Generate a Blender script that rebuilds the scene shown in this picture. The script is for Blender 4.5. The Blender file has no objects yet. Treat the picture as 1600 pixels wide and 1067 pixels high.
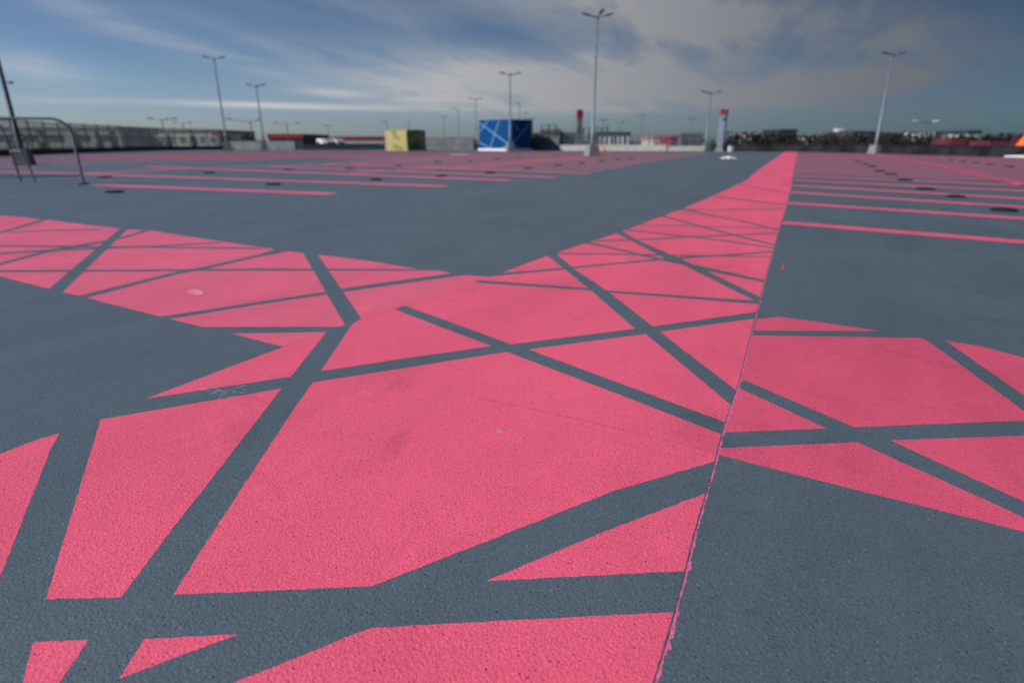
import bpy, bmesh, math, random
from mathutils import Vector, Matrix
from mathutils.geometry import delaunay_2d_cdt
R = math.radians
random.seed(7)
sc = bpy.context.scene
col = sc.collection

# ------------------------------------------------------------------ camera
PITCH = math.atan(311 / 905)
CP, SP = math.cos(PITCH), math.sin(PITCH)
CAMH = 1.0
cd = bpy.data.cameras.new('camera'); cam = bpy.data.objects.new('camera', cd); col.objects.link(cam)
cam.location = (0, 0, CAMH); cam.rotation_euler = (R(90) - PITCH, 0, 0)
cd.sensor_width = 36; cd.lens = 905 / 1600 * 36; cd.clip_start = 0.05; cd.clip_end = 6000
cd.dof.use_dof = True; cd.dof.focus_distance = 1.65; cd.dof.aperture_fstop = 1.9
sc.camera = cam

# ------------------------------------------------------------------ sun, world
SUN_AZ, SUN_EL = R(-116), R(38)          # left of the view, measured from +Y
sd = bpy.data.lights.new('sun', 'SUN'); sun = bpy.data.objects.new('sun', sd); col.objects.link(sun)
sd.energy = 4.4; sd.angle = R(0.5); sd.color = (1.0, 0.955, 0.90)
sdir = Vector((math.sin(SUN_AZ) * math.cos(SUN_EL), math.cos(SUN_AZ) * math.cos(SUN_EL), math.sin(SUN_EL)))
sun.rotation_euler = sdir.to_track_quat('Z', 'Y').to_euler()
sc.view_settings.view_transform = 'Standard'; sc.view_settings.look = 'None'
sc.view_settings.exposure = 0.0; sc.view_settings.gamma = 1.0
sc.cycles.max_bounces = 6


class X:                                   # tiny arithmetic on shader sockets
    nt = None
    def __init__(s, k): s.k = k
    @staticmethod
    def m(op, *a, clamp=False):
        n = X.nt.nodes.new('ShaderNodeMath'); n.operation = op; n.use_clamp = clamp
        for i, q in enumerate(a):
            if isinstance(q, X): X.nt.links.new(q.k, n.inputs[i])
            else: n.inputs[i].default_value = q
        return X(n.outputs[0])
    def __add__(s, o): return X.m('ADD', s, o)
    __radd__ = __add__
    def __sub__(s, o): return X.m('SUBTRACT', s, o)
    def __rsub__(s, o): return X.m('SUBTRACT', o, s)
    def __mul__(s, o): return X.m('MULTIPLY', s, o)
    __rmul__ = __mul__
    def __truediv__(s, o): return X.m('DIVIDE', s, o)
    def __neg__(s): return X.m('MULTIPLY', s, -1.0)


def sstep(x, a, b):
    n = X.nt.nodes.new('ShaderNodeMapRange'); n.interpolation_type = 'SMOOTHSTEP'
    X.nt.links.new(x.k, n.inputs[0]); n.inputs[1].default_value = a; n.inputs[2].default_value = b
    return X(n.outputs[0])


def mixc(f, a, b, mode='MIX'):
    n = X.nt.nodes.new('ShaderNodeMix'); n.data_type = 'RGBA'; n.blend_type = mode
    for i, q in ((0, f), (6, a), (7, b)):
        if isinstance(q, X): X.nt.links.new(q.k, n.inputs[i])
        elif i == 0: n.inputs[0].default_value = q
        else: n.inputs[i].default_value = (*q[:3], 1)
    return X(n.outputs[2])


def noise(vec, scale, detail=4, rough=.5, dist=0.0, out=0):
    n = X.nt.nodes.new('ShaderNodeTexNoise')
    n.inputs['Scale'].default_value = scale; n.inputs['Detail'].default_value = detail
    n.inputs['Roughness'].default_value = rough; n.inputs['Distortion'].default_value = dist
    X.nt.links.new(vec, n.inputs['Vector'])
    return X(n.outputs[out])


def combine(x, y, z):
    n = X.nt.nodes.new('ShaderNodeCombineXYZ')
    for i, q in enumerate((x, y, z)):
        if isinstance(q, X): X.nt.links.new(q.k, n.inputs[i])
        else: n.inputs[i].default_value = q
    return n.outputs[0]


world = bpy.data.worlds.new('World'); sc.world = world; world.use_nodes = True
nt = world.node_tree; nt.nodes.clear(); X.nt = nt
tc = nt.nodes.new('ShaderNodeTexCoord'); sep = nt.nodes.new('ShaderNodeSeparateXYZ')
nt.links.new(tc.outputs['Generated'], sep.inputs[0])
dx, dy, dz = (X(sep.outputs[i]) for i in range(3))
sky = nt.nodes.new('ShaderNodeTexSky'); sky.sky_type = 'NISHITA'; sky.sun_disc = False
sky.sun_elevation = SUN_EL; sky.sun_rotation = SUN_AZ; sky.altitude = 0; sky.air_density = 1.0; sky.dust_density = 0.6; sky.ozone_density = 2.0
az = X.m('ARCTAN2', dx, dy); el = X.m('ARCSINE', dz)
zz = X.m('MAXIMUM', dz, 0.0) + 0.10
pu, pv = dx / zz, dy / zz
ca, sa = math.cos(R(62)), math.sin(R(62))
ru, rv = pu * ca + pv * sa, pv * ca - pu * sa
n1 = noise(combine(ru * 0.30, rv, 0.0), 1.9, 9, .64, .6)
n2 = noise(combine(pu * 0.5, pv, 3.7), 0.9, 8, .58, .3)
streak = noise(combine(az * 3.0, el * 60.0, 1.3), 1.3, 5, .55, .2)


def angles(px, py):
    u, v = (px - 800) / 905, (533.5 - py) / 905
    d = Vector((u, CP + v * SP, -SP + v * CP)).normalized()
    return math.atan2(d.x, d.y), math.asin(d.z)


def blob(px, py, rx, ry, rot, w):
    a0, e0 = angles(px, py); k = 1 / 957 * math.cos(a0) ** 2 * 1.0
    k2 = 1 / 957 * math.cos(a0)
    c, s = math.cos(R(rot)), math.sin(R(rot))
    A, E_ = (az - a0) / k, (el - e0) / (-k2)
    u = (A * c + E_ * s) * (1 / rx); v = (E_ * c - A * s) * (1 / ry)
    return X.m('EXPONENT', -(u * u + v * v)) * w


soft = [(905, 128, 270, 38, 2, 1.5), (1000, 82, 120, 30, -4, .55), (1120, 28, 260, 46, 10, .95), (1230, 138, 200, 26, 0, .62),
        (1480, 112, 200, 24, -6, .42), (60, 108, 80, 20, 4, .42), (560, 118, 230, 14, 16, .25), (230, 52, 300, 20, 14, .28),
        (640, 35, 240, 16, 14, .10), (1400, 50, 200, 34, 10, .42), (1060, -160, 500, 120, 0, .8), (820, 158, 170, 12, 0, .7), (1330, 165, 300, 8, 0, .35)]
hard = [(452, 166, 190, 4.2, 0.4, 1.15), (535, 146, 55, 6, 2, .75), (690, 155, 60, 5, -2, .55), (100, 159, 90, 4, 0, .25), (900, 172, 260, 4, 1, .4)]
ds = None
for b in soft: q = blob(*b); ds = q if ds is None else ds + q
tex = sstep(n1 * 0.6 + n2 * 0.4, .37, .62)
dens = X.m('MINIMUM', ds * (tex * 0.85 + 0.38), 1.0)
dh = None
for b in hard: q = blob(*b); dh = q if dh is None else dh + q
dens2 = X.m('MINIMUM', dens * 1.0 + dh * (sstep(streak, .2, .7) * .45 + .6) + tex * 0.03, 1.0)
azf = sstep(az, R(-42), R(44))
cloudc = mixc(azf, (.61, .615, .63), (.125, .140, .168))
skyc = nt.nodes.new('ShaderNodeVectorMath'); skyc.operation = 'SCALE'; skyc.inputs['Scale'].default_value = 0.085
nt.links.new(sky.outputs[0], skyc.inputs[0])
low = 1.0 - sstep(el, .0, .20)
tint = mixc(azf, (.49, .62, .82), (.115, .185, .275))
tint = mixc(1.0, tint, mixc(low, (1, 1, 1), (1.48, 1.40, 1.46)), 'MULTIPLY')
base = mixc(1.0, X(skyc.outputs[0]), tint, 'MULTIPLY')
final = mixc(dens2, base, cloudc)
bg = nt.nodes.new('ShaderNodeBackground'); bg.inputs[1].default_value = 1.0
wo = nt.nodes.new('ShaderNodeOutputWorld')
nt.links.new(final.k, bg.inputs[0]); nt.links.new(bg.outputs[0], wo.inputs[0])


# ------------------------------------------------------------------ helpers
def g(px, py, z=0.0):
    """where the view ray through a photo pixel meets the level z"""
    u, v = (px - 800) / 905, (533.5 - py) / 905
    d = (u, CP + v * SP, -SP + v * CP); t = (z - CAMH) / d[2]
    return Vector((d[0] * t, d[1] * t, z))


def at(px, py, Y):
    """point on the pixel's ray at forward distance Y"""
    u, v = (px - 800) / 905, (533.5 - py) / 905
    d = (u, CP + v * SP, -SP + v * CP); t = Y / d[1]
    return Vector((d[0] * t, Y, CAMH + d[2] * t))


def tag(o, label=None, cat=None, group=None, kind=None):
    if label: o['label'] = label
    if cat: o['category'] = cat
    if group: o['group'] = group
    if kind: o['kind'] = kind
    return o


def empty(name, loc, rz=0.0):
    o = bpy.data.objects.new(name, None); o.location = loc; o.rotation_euler = (0, 0, rz)
    o.empty_display_size = .3; col.objects.link(o); return o


class MB:
    def __init__(s): s.v, s.f, s.sm = [], [], []
    def add(s, vs, fs, smooth=False):
        k = len(s.v); s.v += [tuple(q) for q in vs]
        s.f += [tuple(i + k for i in f) for f in fs]; s.sm += [smooth] * len(fs); return s
    def box(s, c, d, rz=0.0, taper=1.0, bev=0.0, M=None):
        bm = bmesh.new(); bmesh.ops.create_cube(bm, size=1)
        for v in bm.verts:
            t = taper if v.co.z > 0 else 1
            v.co = Vector((v.co.x * d[0] * t, v.co.y * d[1] * t, v.co.z * d[2]))
        if bev: bmesh.ops.bevel(bm, geom=bm.edges[:], offset=bev, segments=2, affect='EDGES', profile=.6)
        m = Matrix.Translation(c) @ Matrix.Rotation(rz, 4, 'Z')
        if M is not None: m = m @ M
        bm.verts.index_update()
        s.add([m @ v.co for v in bm.verts], [[v.index for v in f.verts] for f in bm.faces]); bm.free(); return s
    def tube(s, pts, r, n=10, cap=True):
        pts = [Vector(p) for p in pts]; rs = r if isinstance(r, (list, tuple)) else [r] * len(pts)
        vs, fs = [], []; prev = None
        for i, p in enumerate(pts):
            t = (pts[min(i + 1, len(pts) - 1)] - pts[max(i - 1, 0)]).normalized()
            a = prev if prev is not None else (Vector((0, 0, 1)) if abs(t.z) < .9 else Vector((1, 0, 0)))
            b = t.cross(a).normalized(); a = b.cross(t).normalized(); prev = a
            for k in range(n):
                w = 2 * math.pi * k / n; vs.append(p + (a * math.cos(w) + b * math.sin(w)) * rs[i])
        for i in range(len(pts) - 1):
            for k in range(n):
                fs.append((i * n + k, i * n + (k + 1) % n, (i + 1) * n + (k + 1) % n, (i + 1) * n + k))
        s.add(vs, fs, True)
        if cap:
            s.add(vs[:n], [tuple(range(n))[::-1]]); s.add(vs[-n:], [tuple(range(n))])
        return s
    def build(s, name, mat, parent=None):
        me = bpy.data.meshes.new(name); me.from_pydata(s.v, [], s.f); me.materials.append(mat)
        me.polygons.foreach_set('use_smooth', s.sm); me.update()
        o = bpy.data.objects.new(name, me); col.objects.link(o)
        if parent: o.parent = parent
        return o


def copy_tree(o, parent=None):
    c = o.copy(); col.objects.link(c); c.parent = parent
    for ch in list(o.children): copy_tree(ch, c)
    return c


# ------------------------------------------------------------------ materials
def newmat(name):
    m = bpy.data.materials.new(name); m.use_nodes = True; X.nt = m.node_tree
    b = m.node_tree.nodes['Principled BSDF']; return m, b


def objco():
    n = X.nt.nodes.new('ShaderNodeTexCoord'); return n.outputs['Object']


def plain(name, c, rough=.6, metal=0.0, var=.12, scale=3.0, bump=0.0):
    m, b = newmat(name); co = objco()
    n = noise(co, scale, 5, .6); hi = [min(1, q * (1 + var)) for q in c]; lo = [q * (1 - var) for q in c]
    X.nt.links.new(mixc(sstep(n, .3, .7), lo, hi).k, b.inputs['Base Color'])
    b.inputs['Roughness'].default_value = rough; b.inputs['Metallic'].default_value = metal
    if bump:
        bn = X.nt.nodes.new('ShaderNodeBump'); bn.inputs['Distance'].default_value = bump
        X.nt.links.new(noise(co, scale * 12, 4).k, bn.inputs['Height']); X.nt.links.new(bn.outputs[0], b.inputs['Normal'])
    return m


def coating(name, c, pit=.5, gloss=.52, grit=.25):
    """rolled anti-slip floor coating with coarse grit"""
    m, b = newmat(name); co = objco(); nt = X.nt
    big = noise(co, .55, 5, .6, .4); mid = noise(co, 5.0, 5, .65); fine = noise(co, 210.0, 3, .6)
    sp = nt.nodes.new('ShaderNodeSeparateXYZ'); nt.links.new(co, sp.inputs[0])
    ux, uy = X(sp.outputs[0]), X(sp.outputs[1])
    a = R(25); al = ux * math.sin(a) + uy * math.cos(a); ac = ux * math.cos(a) - uy * math.sin(a)
    sweep = noise(combine(ac * 1.8, al * .32, 0.0), 1.0, 6, .62, .5)
    v = nt.nodes.new('ShaderNodeTexVoronoi'); v.inputs['Scale'].default_value = 62; v.feature = 'F1'
    nt.links.new(co, v.inputs['Vector'])
    vr = nt.nodes.new('ShaderNodeSeparateColor'); nt.links.new(v.outputs['Color'], vr.inputs[0])
    pits = (1.0 - sstep(X(v.outputs['Distance']), .10, .24)) * sstep(X(vr.outputs[0]), .80, .86)
    f = (big - .5) * .36 + (mid - .5) * .16 + (fine - .5) * .22 + (sweep - .5) * .42 + 1.0 - sstep(noise(co, 1.7, 6, .7, .8), .55, .68) * .13 + sstep(noise(co, 2.6, 6, .68, 1.2), .60, .70) * .10
    scaled = nt.nodes.new('ShaderNodeVectorMath'); scaled.operation = 'SCALE'; scaled.inputs[0].default_value = c
    nt.links.new(f.k, scaled.inputs['Scale'])
    v3 = nt.nodes.new('ShaderNodeTexVoronoi'); v3.inputs['Scale'].default_value = 290; nt.links.new(co, v3.inputs['Vector'])
    s3 = nt.nodes.new('ShaderNodeSeparateColor'); nt.links.new(v3.outputs['Color'], s3.inputs[0])
    scaled2 = nt.nodes.new('ShaderNodeVectorMath'); scaled2.operation = 'SCALE'; nt.links.new(scaled.outputs[0], scaled2.inputs[0])
    nt.links.new(((X(s3.outputs[0]) - .5) * .26 + sstep(X(s3.outputs[1]), .975, .985) * grit - sstep(X(s3.outputs[2]), .96, .97) * .35 + 1.0).k, scaled2.inputs['Scale'])
    scaled = scaled2
    colr = mixc(pits * pit, X(scaled.outputs[0]), (.018, .022, .03))
    nt.links.new(colr.k, b.inputs['Base Color'])
    nt.links.new((gloss + (sweep - .5) * .25 + (mid - .5) * .2).k, b.inputs['Roughness'])
    b.inputs['Specular IOR Level'].default_value = .38
    g1 = noise(co, 120.0, 2, .5, .0); g2 = noise(co, 260.0, 2, .5)
    v2 = nt.nodes.new('ShaderNodeTexVoronoi'); v2.inputs['Scale'].default_value = 150; v2.feature = 'SMOOTH_F1'
    nt.links.new(co, v2.inputs['Vector'])
    h = g1 * .8 + g2 * .6 - X(v2.outputs['Distance']) * .55 - pits * .7 + noise(co, 22.0, 2) * .15
    bn = nt.nodes.new('ShaderNodeBump'); bn.inputs['Distance'].default_value = .0030; bn.inputs['Strength'].default_value = .65
    nt.links.new(h.k, bn.inputs['Height']); nt.links.new(bn.outputs[0], b.inputs['Normal'])
    return m


GREY = (.086, .118, .147)
PINK = (.79, .108, .195)
M = {}
M['grey'] = coating('grey_coating', GREY, .5, .50, .65)
M['pink'] = coating('pink_coating', PINK, .55, .55)
M['pink_a'] = coating('pink_coating_slope_lit', (.74, .122, .21), .4, .5)  # side arm: lighter tone of the deck's slope put into the colour
M['pink_c'] = coating('pink_coating_slope_shade', (.68, .090, .17), .5, .58)  # far arm: slope shading painted in as a deeper pink
M['pinkdark'] = plain('pink_seam', (.58, .06, .11), .6, 0, .2, 30)
M['bleed'] = plain('pink_bleed', (.62, .15, .29), .45, 0, .25, 60, .001)
M['crack'] = plain('joint_gap', (.06, .066, .08), .8, 0, .3, 40)
M['concrete'] = plain('concrete', (.21, .215, .22), .85, 0, .2, 4, .004)
M['galv'] = plain('galvanised_steel', (.21, .235, .28), .42, .6, .15, 5)
M['galvd'] = plain('dull_steel', (.11, .125, .15), .5, .5, .2, 6)
M['lamp'] = plain('lamp_housing', (.055, .065, .08), .5, .2, .15, 6)
M['glass'] = plain('lamp_glass', (.30, .33, .35), .2, 0, .1, 6)
M['pale'] = plain('pale_render', (.36, .36, .33), .8, 0, .15, 1.2)
M['cream'] = plain('cream_paint', (.52, .49, .42), .8, 0, .12, 1.5)
M['white'] = plain('white_paint', (.72, .73, .72), .6, 0, .06, 2)
M['dark'] = plain('dark_panel', (.035, .042, .048), .75, 0, .35, 1.2)
M['teal'] = plain('dark_teal_panel', (.022, .05, .058), .7, 0, .2, 1.2)
M['midgrey'] = plain('grey_cladding', (.13, .145, .15), .75, 0, .25, 1.1)
M['red'] = plain('red_fascia', (.25, .017, .03), .6, 0, .2, 1.5)
M['awning'] = plain('faded_red_awning', (.13, .022, .032), .7, 0, .3, 1.5)
M['redb'] = plain('bright_red', (.25, .016, .03), .55, 0, .15, 1.5)
M['rose'] = plain('rose_roof', (.42, .15, .15), .7, 0, .2, 1.5)
M['orange'] = plain('orange_plastic', (.85, .17, .04), .5, 0, .08, 2)
M['blue'] = plain('blue_panel', (.001, .058, .20), .45, 0, .10, 1.5)
M['blueline'] = plain('pale_blue_line', (.15, .30, .50), .5, 0, .1, 2)
M['yellow'] = plain('tan_yellow_panel', (.40, .32, .14), .6, 0, .10, 1.5)
M['green'] = plain('olive_green_line', (.21, .25, .035), .6, 0, .15, 2)
M['window'] = plain('window_glass', (.03, .045, .06), .15, 0, .2, 2)
M['bark'] = plain('bark', (.06, .045, .035), .9, 0, .3, 6)
M['leaf'] = plain('foliage', (.05, .07, .042), .8, 0, .45, .9)
M['leafb'] = plain('brown_foliage', (.062, .056, .045), .85, 0, .5, .8)
M['belt'] = plain('dark_brown_foliage', (.024, .024, .023), .9, 0, .2, .3)
M['black'] = plain('dark_wall', (.022, .024, .027), .8, 0, .5, .8)
M['mesh'] = plain('fence_wire', (.20, .23, .23), .55, .3, .2, 2)
M['rubber'] = plain('black_rubber', (.018, .021, .025), .75, 0, .3, 9)
M['ground'] = plain('terrain_ground', (.10, .10, .085), .95, 0, .35, .05)
for _k, _s in (('rubber', .08), ('blue', .15), ('belt', .1), ('black', .1)):
    M[_k].node_tree.nodes['Principled BSDF'].inputs['Specular IOR Level'].default_value = _s
M['tyre'] = plain('tyre', (.02, .02, .02), .8)
M['puddle'] = plain('puddle_sky_reflection', (.30, .32, .33), .25, 0, .25, 6)  # pale base colour stands in for bright sky mirrored in a puddle


# ------------------------------------------------------------------ deck and terrain
DECK = [(-30, -35), (48, -35), (38, 18), (34.6, 41), (34.3, 54), (31, 68), (22, 73), (8, 76), (-18, 86)] + [tuple(g(*q).xy) for q in ((352, 233.6), (250, 235), (120, 239), (0, 243.2), (-120, 249))]


def prism(pts, z0, z1, mb=None):
    mb = mb or MB(); n = len(pts)
    vs = [(x, y, z1) for x, y in pts] + [(x, y, z0) for x, y in pts]
    fs = [tuple(range(n)), tuple(range(2 * n - 1, n - 1, -1))] + [(i, i + n, (i + 1) % n + n, (i + 1) % n) for i in range(n)]
    return mb.add(vs, fs)


tag(prism(DECK, -.45, 0).build('parking_deck', M['grey']), kind='structure')
tag(prism([(x * .995, y * .995) for x, y in DECK], -7.0, -.46).build('deck_substructure', M['midgrey']), kind='structure')
gm = MB(); S = 3500; gm.add([(-S, -S, -7), (S, -S, -7), (S, S, -7), (-S, S, -7)], [(0, 1, 2, 3)])
tag(gm.build('terrain', M['ground']), kind='structure')

# ---- painted pattern: pink panels minus the grey stripes that cross them (photo pixels -> deck)
JOINT = [(985, 1180), (1020, 1064), (1036, 1012), (1052, 956), (1068, 896), (1082, 839), (1099, 780), (1115, 724), (1127, 678), (1139, 640), (1155, 592.5),
         (1178, 499), (1184.7, 476), (1194, 439), (1208, 389), (1219, 351), (1227, 329), (1236, 292), (1246, 237.2)]
A_OUT = [(-220, 322), (0, 337), (30, 339), (84, 345), (140, 352), (200, 358.5), (240, 361), (320, 373.6), (416, 387.5), (472, 395.5), (491, 397.5), (575, 407.5), (650, 420),
         (685, 422.5), (707, 427.5), (725, 429.5), (760, 433), (617, 482), (562, 499), (512, 518.5), (443, 542), (360.5, 521), (317, 511.3), (249, 494.4), (124, 462.4), (75, 451), (0, 432), (-220, 383)]
A_STR = [[(468, 386), (490, 388), (566, 500), (553, 505), (540, 509.5)],
         [(-220, 424), (0, 422.2), (320, 420.6), (400, 419.5), (655, 420.6), (690, 423.2), (400, 423.3), (0, 425.8), (-220, 428)],
         [(245, 495.5), (400, 472.3), (507.5, 456), (530, 451.5), (709, 426.6), (728, 429.7), (536, 456.5), (510, 460.5), (400, 476.8), (267, 498.6)],
         [(313, 510.8), (536, 510.5), (545, 508), (560, 500), (512, 519), (357, 521.2)],
         [(190, 355), (203, 355), (97, 457.5), (75, 452.5)],
         [(120, 463), (270, 426), (320, 416.4), (400, 398.7), (431, 389), (450, 393.2), (400, 402.5), (320, 421.5), (276, 429), (134, 466)],
         [(-220, 383.5), (0, 383.2), (320, 386), (400, 387), (420, 388), (400, 389.5), (320, 388.4), (0, 386), (-220, 386.5)],
         [(-160, 458), (0, 411), (70, 391.8), (112, 384.2), (160, 376.5), (200, 368), (224, 360), (233, 361), (200, 371), (160, 379.5), (112, 388.8), (70, 396), (0, 415), (-160, 464)],
         [(0, 395.2), (90, 389.3), (240, 384), (345, 378), (346, 380), (240, 386.5), (90, 392), (0, 398)],
         [(-120, 397), (0, 362.6), (60, 344.5), (68, 342), (74, 343), (64, 347.2), (0, 365.6), (-120, 401)],
         [(10, 362.8), (76, 359), (160, 358), (160, 359.6), (76, 361), (10, 364.6)]]
B_OUT = [(760, 433), (786, 426), (855, 400), (874, 394), (913, 381), (964, 364.7), (986, 356.6), (1030, 340), (1067.5, 326), (1105, 310.6), (1139, 295), (1167.5, 281), (1186, 265),
         (1211, 248), (1227, 237.2)] + JOINT[::-1] + [(-150, 1180), (-150, 766), (0, 709), (227.5, 623), (443, 542), (512, 518.5), (562, 499), (617, 482)]
B_STR = [[(553, 503), (510, 519), (455, 587.5), (440, 607), (409, 647), (312, 772), (288, 802), (189, 933), (138.7, 999), (93, 1067), (20, 1175),
          (120, 1175), (186, 1060), (226, 997.7), (270.6, 929), (310, 866), (454, 647), (489, 597.5), (501, 580), (550, 507.5), (564, 498)],
         [(-160, 945), (72, 935.4), (189, 933), (270.6, 929), (580, 915.5), (620, 915), (760, 907.5), (1068, 892), (1090, 890), (1080, 953), (1048.5, 956), (740, 972), (580, 981), (540, 983), (372, 991), (226, 997.7), (138.7, 999.5), (52, 1002.5), (-160, 1012)],
         [(1140, 713), (1112.5, 722), (956, 768), (780, 838), (580, 916), (372, 991), (310, 1014), (186, 1060), (40, 1114), (200, 1132), (364, 1067), (560, 988), (580, 981), (760, 907.5), (940, 832), (1100.5, 771), (1130, 761)],
         [(218, 617), (227.5, 623), (455, 588.5), (501, 580), (625, 561), (766, 541), (799, 538), (992, 513.6), (1020, 510), (1195, 485.5), (1195, 495.5), (1031, 518.4), (1009, 522), (826, 546), (792, 550), (489, 597.5), (440, 607), (157.5, 655.3), (70, 684), (60, 676)],
         [(616, 483.5), (622, 480), (634, 478), (799, 538), (826, 546), (1132.5, 659.5), (1170, 674), (1170, 696), (1129.6, 679.5), (930, 602), (792, 550), (766, 540)],
         [(850, 396), (868, 396), (899, 421.6), (951, 456), (1020, 510), (1031, 518.4), (1148, 608), (1200, 648), (1200, 677), (1140, 631), (1009, 522), (992, 513.6), (924, 454.5), (883.6, 421.6)],
         [(741, 440), (750, 437.8), (919, 450), (947, 453.7), (1200, 471.3), (1200, 476.5), (947, 457), (919, 453.7), (750, 442.5)],
         [(756, 433.6), (782, 426.4), (876.5, 418.8), (940, 412.5), (1031, 404.3), (1060, 402), (1146, 396.6), (1215, 391.4), (1215, 394), (1146, 399.3), (1060, 405), (1034, 407), (940, 415.6), (876.5, 422), (790, 430)],
         [(958, 362), (972, 361), (996, 375.5), (1045, 396.5), (1064, 404.5), (1097.5, 420), (1210, 475), (1210, 485), (1180, 470.6), (1064, 412.5), (1041, 405), (987, 377)],
         [(910, 376), (940, 382.3), (1022, 401.6), (1079, 412), (1110, 419), (1210, 441), (1210, 444.6), (1099, 422.5), (1060, 413), (1022, 405), (940, 385.5), (908, 380)],
         [(868, 395.5), (940, 395.6), (1052, 398), (1109, 399), (1215, 400.6), (1215, 402.2), (1109, 401), (1052, 400.4), (940, 397.8), (870, 398)],
         [(930, 375.8), (1015, 373), (1079, 369.3), (1146, 366.4), (1225, 363), (1225, 365), (1146, 368.6), (1079, 371.4), (1015, 375.2), (930, 378)],
         [(978, 358), (1041, 365.5), (1079, 369.5), (1137, 376), (1215, 387.4), (1215, 389.6), (1137, 378.2), (1079, 371.2), (1041, 367.5), (976, 360)],
         [(1036, 336.5), (1090, 351.3), (1142.5, 365.3), (1220, 384), (1220, 386.8), (1142.5, 367.8), (1090, 353.8), (1034, 338.6)],
         [(1065, 325.6), (1118, 337.2), (1161, 345), (1226, 361.2), (1226, 363.4), (1161, 347.2), (1118, 339.4), (1063, 327.6)],
         [(1000, 351), (1075, 352.4), (1127, 354.2), (1222, 356.4), (1222, 357.6), (1127, 355.6), (1075, 353.8), (1000, 352.4)],
         [(1118, 306.4), (1154, 311.2), (1190, 315.6), (1234, 320), (1234, 321.4), (1190, 317.2), (1154, 312.8), (1115, 308)],
         [(1050, 327.6), (1122, 327.8), (1231, 326.2), (1231, 327.6), (1122, 329.2), (1055, 328.8)],
         [(1150, 286.5), (1200, 296), (1240, 302), (1240, 303), (1200, 297.2), (1150, 287.8)],
         [(157.5, 655.3), (150, 640), (85, 662), (93, 677), (80, 700), (28, 832), (0, 902), (-50, 1030), (-120, 1180), (0, 1180), (36, 1067), (52, 1002), (71.5, 935.5)]]
C_OUT = [(1183, 499), (1217, 495), (1267.5, 501.7), (1376, 517.5), (1474, 532), (1530, 540.7), (1600, 558.7), (1850, 628), (1850, 894), (1600, 830.6), (1455, 794), (1320, 761), (1124, 711), (1127, 680), (1139, 642), (1155, 594)]
C_STR = [[(1165, 516.5), (1376, 517.3), (1445, 519), (1480, 531.5), (1438, 528.3), (1165, 524)],
         [(1436, 526), (1474, 530), (1600, 618), (1850, 788), (1850, 814), (1600, 642), (1451, 534)],
         [(1157.5, 591.5), (1335, 667.5), (1391, 688), (1600, 783.7), (1850, 898), (1850, 920), (1600, 808), (1340.6, 691), (1292, 669.4), (1151, 604.5)],
         [(1120, 676), (1292, 669.4), (1335, 667.5), (1600, 657), (1850, 647), (1850, 671), (1600, 680.6), (1391, 688), (1340.6, 691), (1115, 700.5)]]


def pip(p, poly):
    x, y = p; c = False; j = len(poly) - 1
    for i in range(len(poly)):
        xi, yi = poly[i]; xj, yj = poly[j]
        if (yi > y) != (yj > y) and x < (xj - xi) * (y - yi) / (yj - yi) + xi: c = not c
        j = i
    return c


def rough_edge(poly, rs):
    """deck-space outline with the slightly uneven edge of masked paint"""
    P = [g(*q).xy for q in poly]; out = []
    for i, a in enumerate(P):
        b = P[(i + 1) % len(P)]; d = (b - a).length
        near = min(a.length, b.length)
        out.append(tuple(a))
        if near < 4.5 and d > .04:
            n = min(160, int(d / .014)); nn = Vector((-(b - a).y, (b - a).x)) / d
            for k in range(1, n):
                q = a.lerp(b, k / n) + nn * rs.gauss(0, .0008); out.append(tuple(q))
    return out


def painted(name, out, strs, zz=.0004, mat='pink'):
    rs = random.Random(3)
    polys = [rough_edge(out, rs)] + [rough_edge(s, rs) for s in strs]
    vs, fs = [], []
    for p in polys:
        k = len(vs); vs += [Vector(q) for q in p]; fs.append(list(range(k, k + len(p))))
    edges = [(f[i], f[(i + 1) % len(f)]) for f in fs for i in range(len(f))]
    V, E_, F, *_ = delaunay_2d_cdt(vs, edges, [], 0, 1e-7)
    keep = []
    for f in F:
        c = sum((V[i] for i in f), Vector((0, 0))) / len(f)
        if pip(c, polys[0]) and not any(pip(c, s) for s in polys[1:]): keep.append(tuple(f))
    mb = MB(); mb.add([(q.x, q.y, zz) for q in V], keep)
    for i, f in enumerate(mb.f):
        a, b, c = (Vector(mb.v[k]) for k in f[:3])
        if (b - a).cross(c - a).z < 0: mb.f[i] = f[::-1]
    return tag(mb.build(name, M[mat]), kind='structure')


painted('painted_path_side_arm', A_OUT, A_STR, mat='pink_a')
painted('painted_path_main', B_OUT, B_STR)
painted('painted_path_far_arm', C_OUT, C_STR, mat='pink_c')


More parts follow.
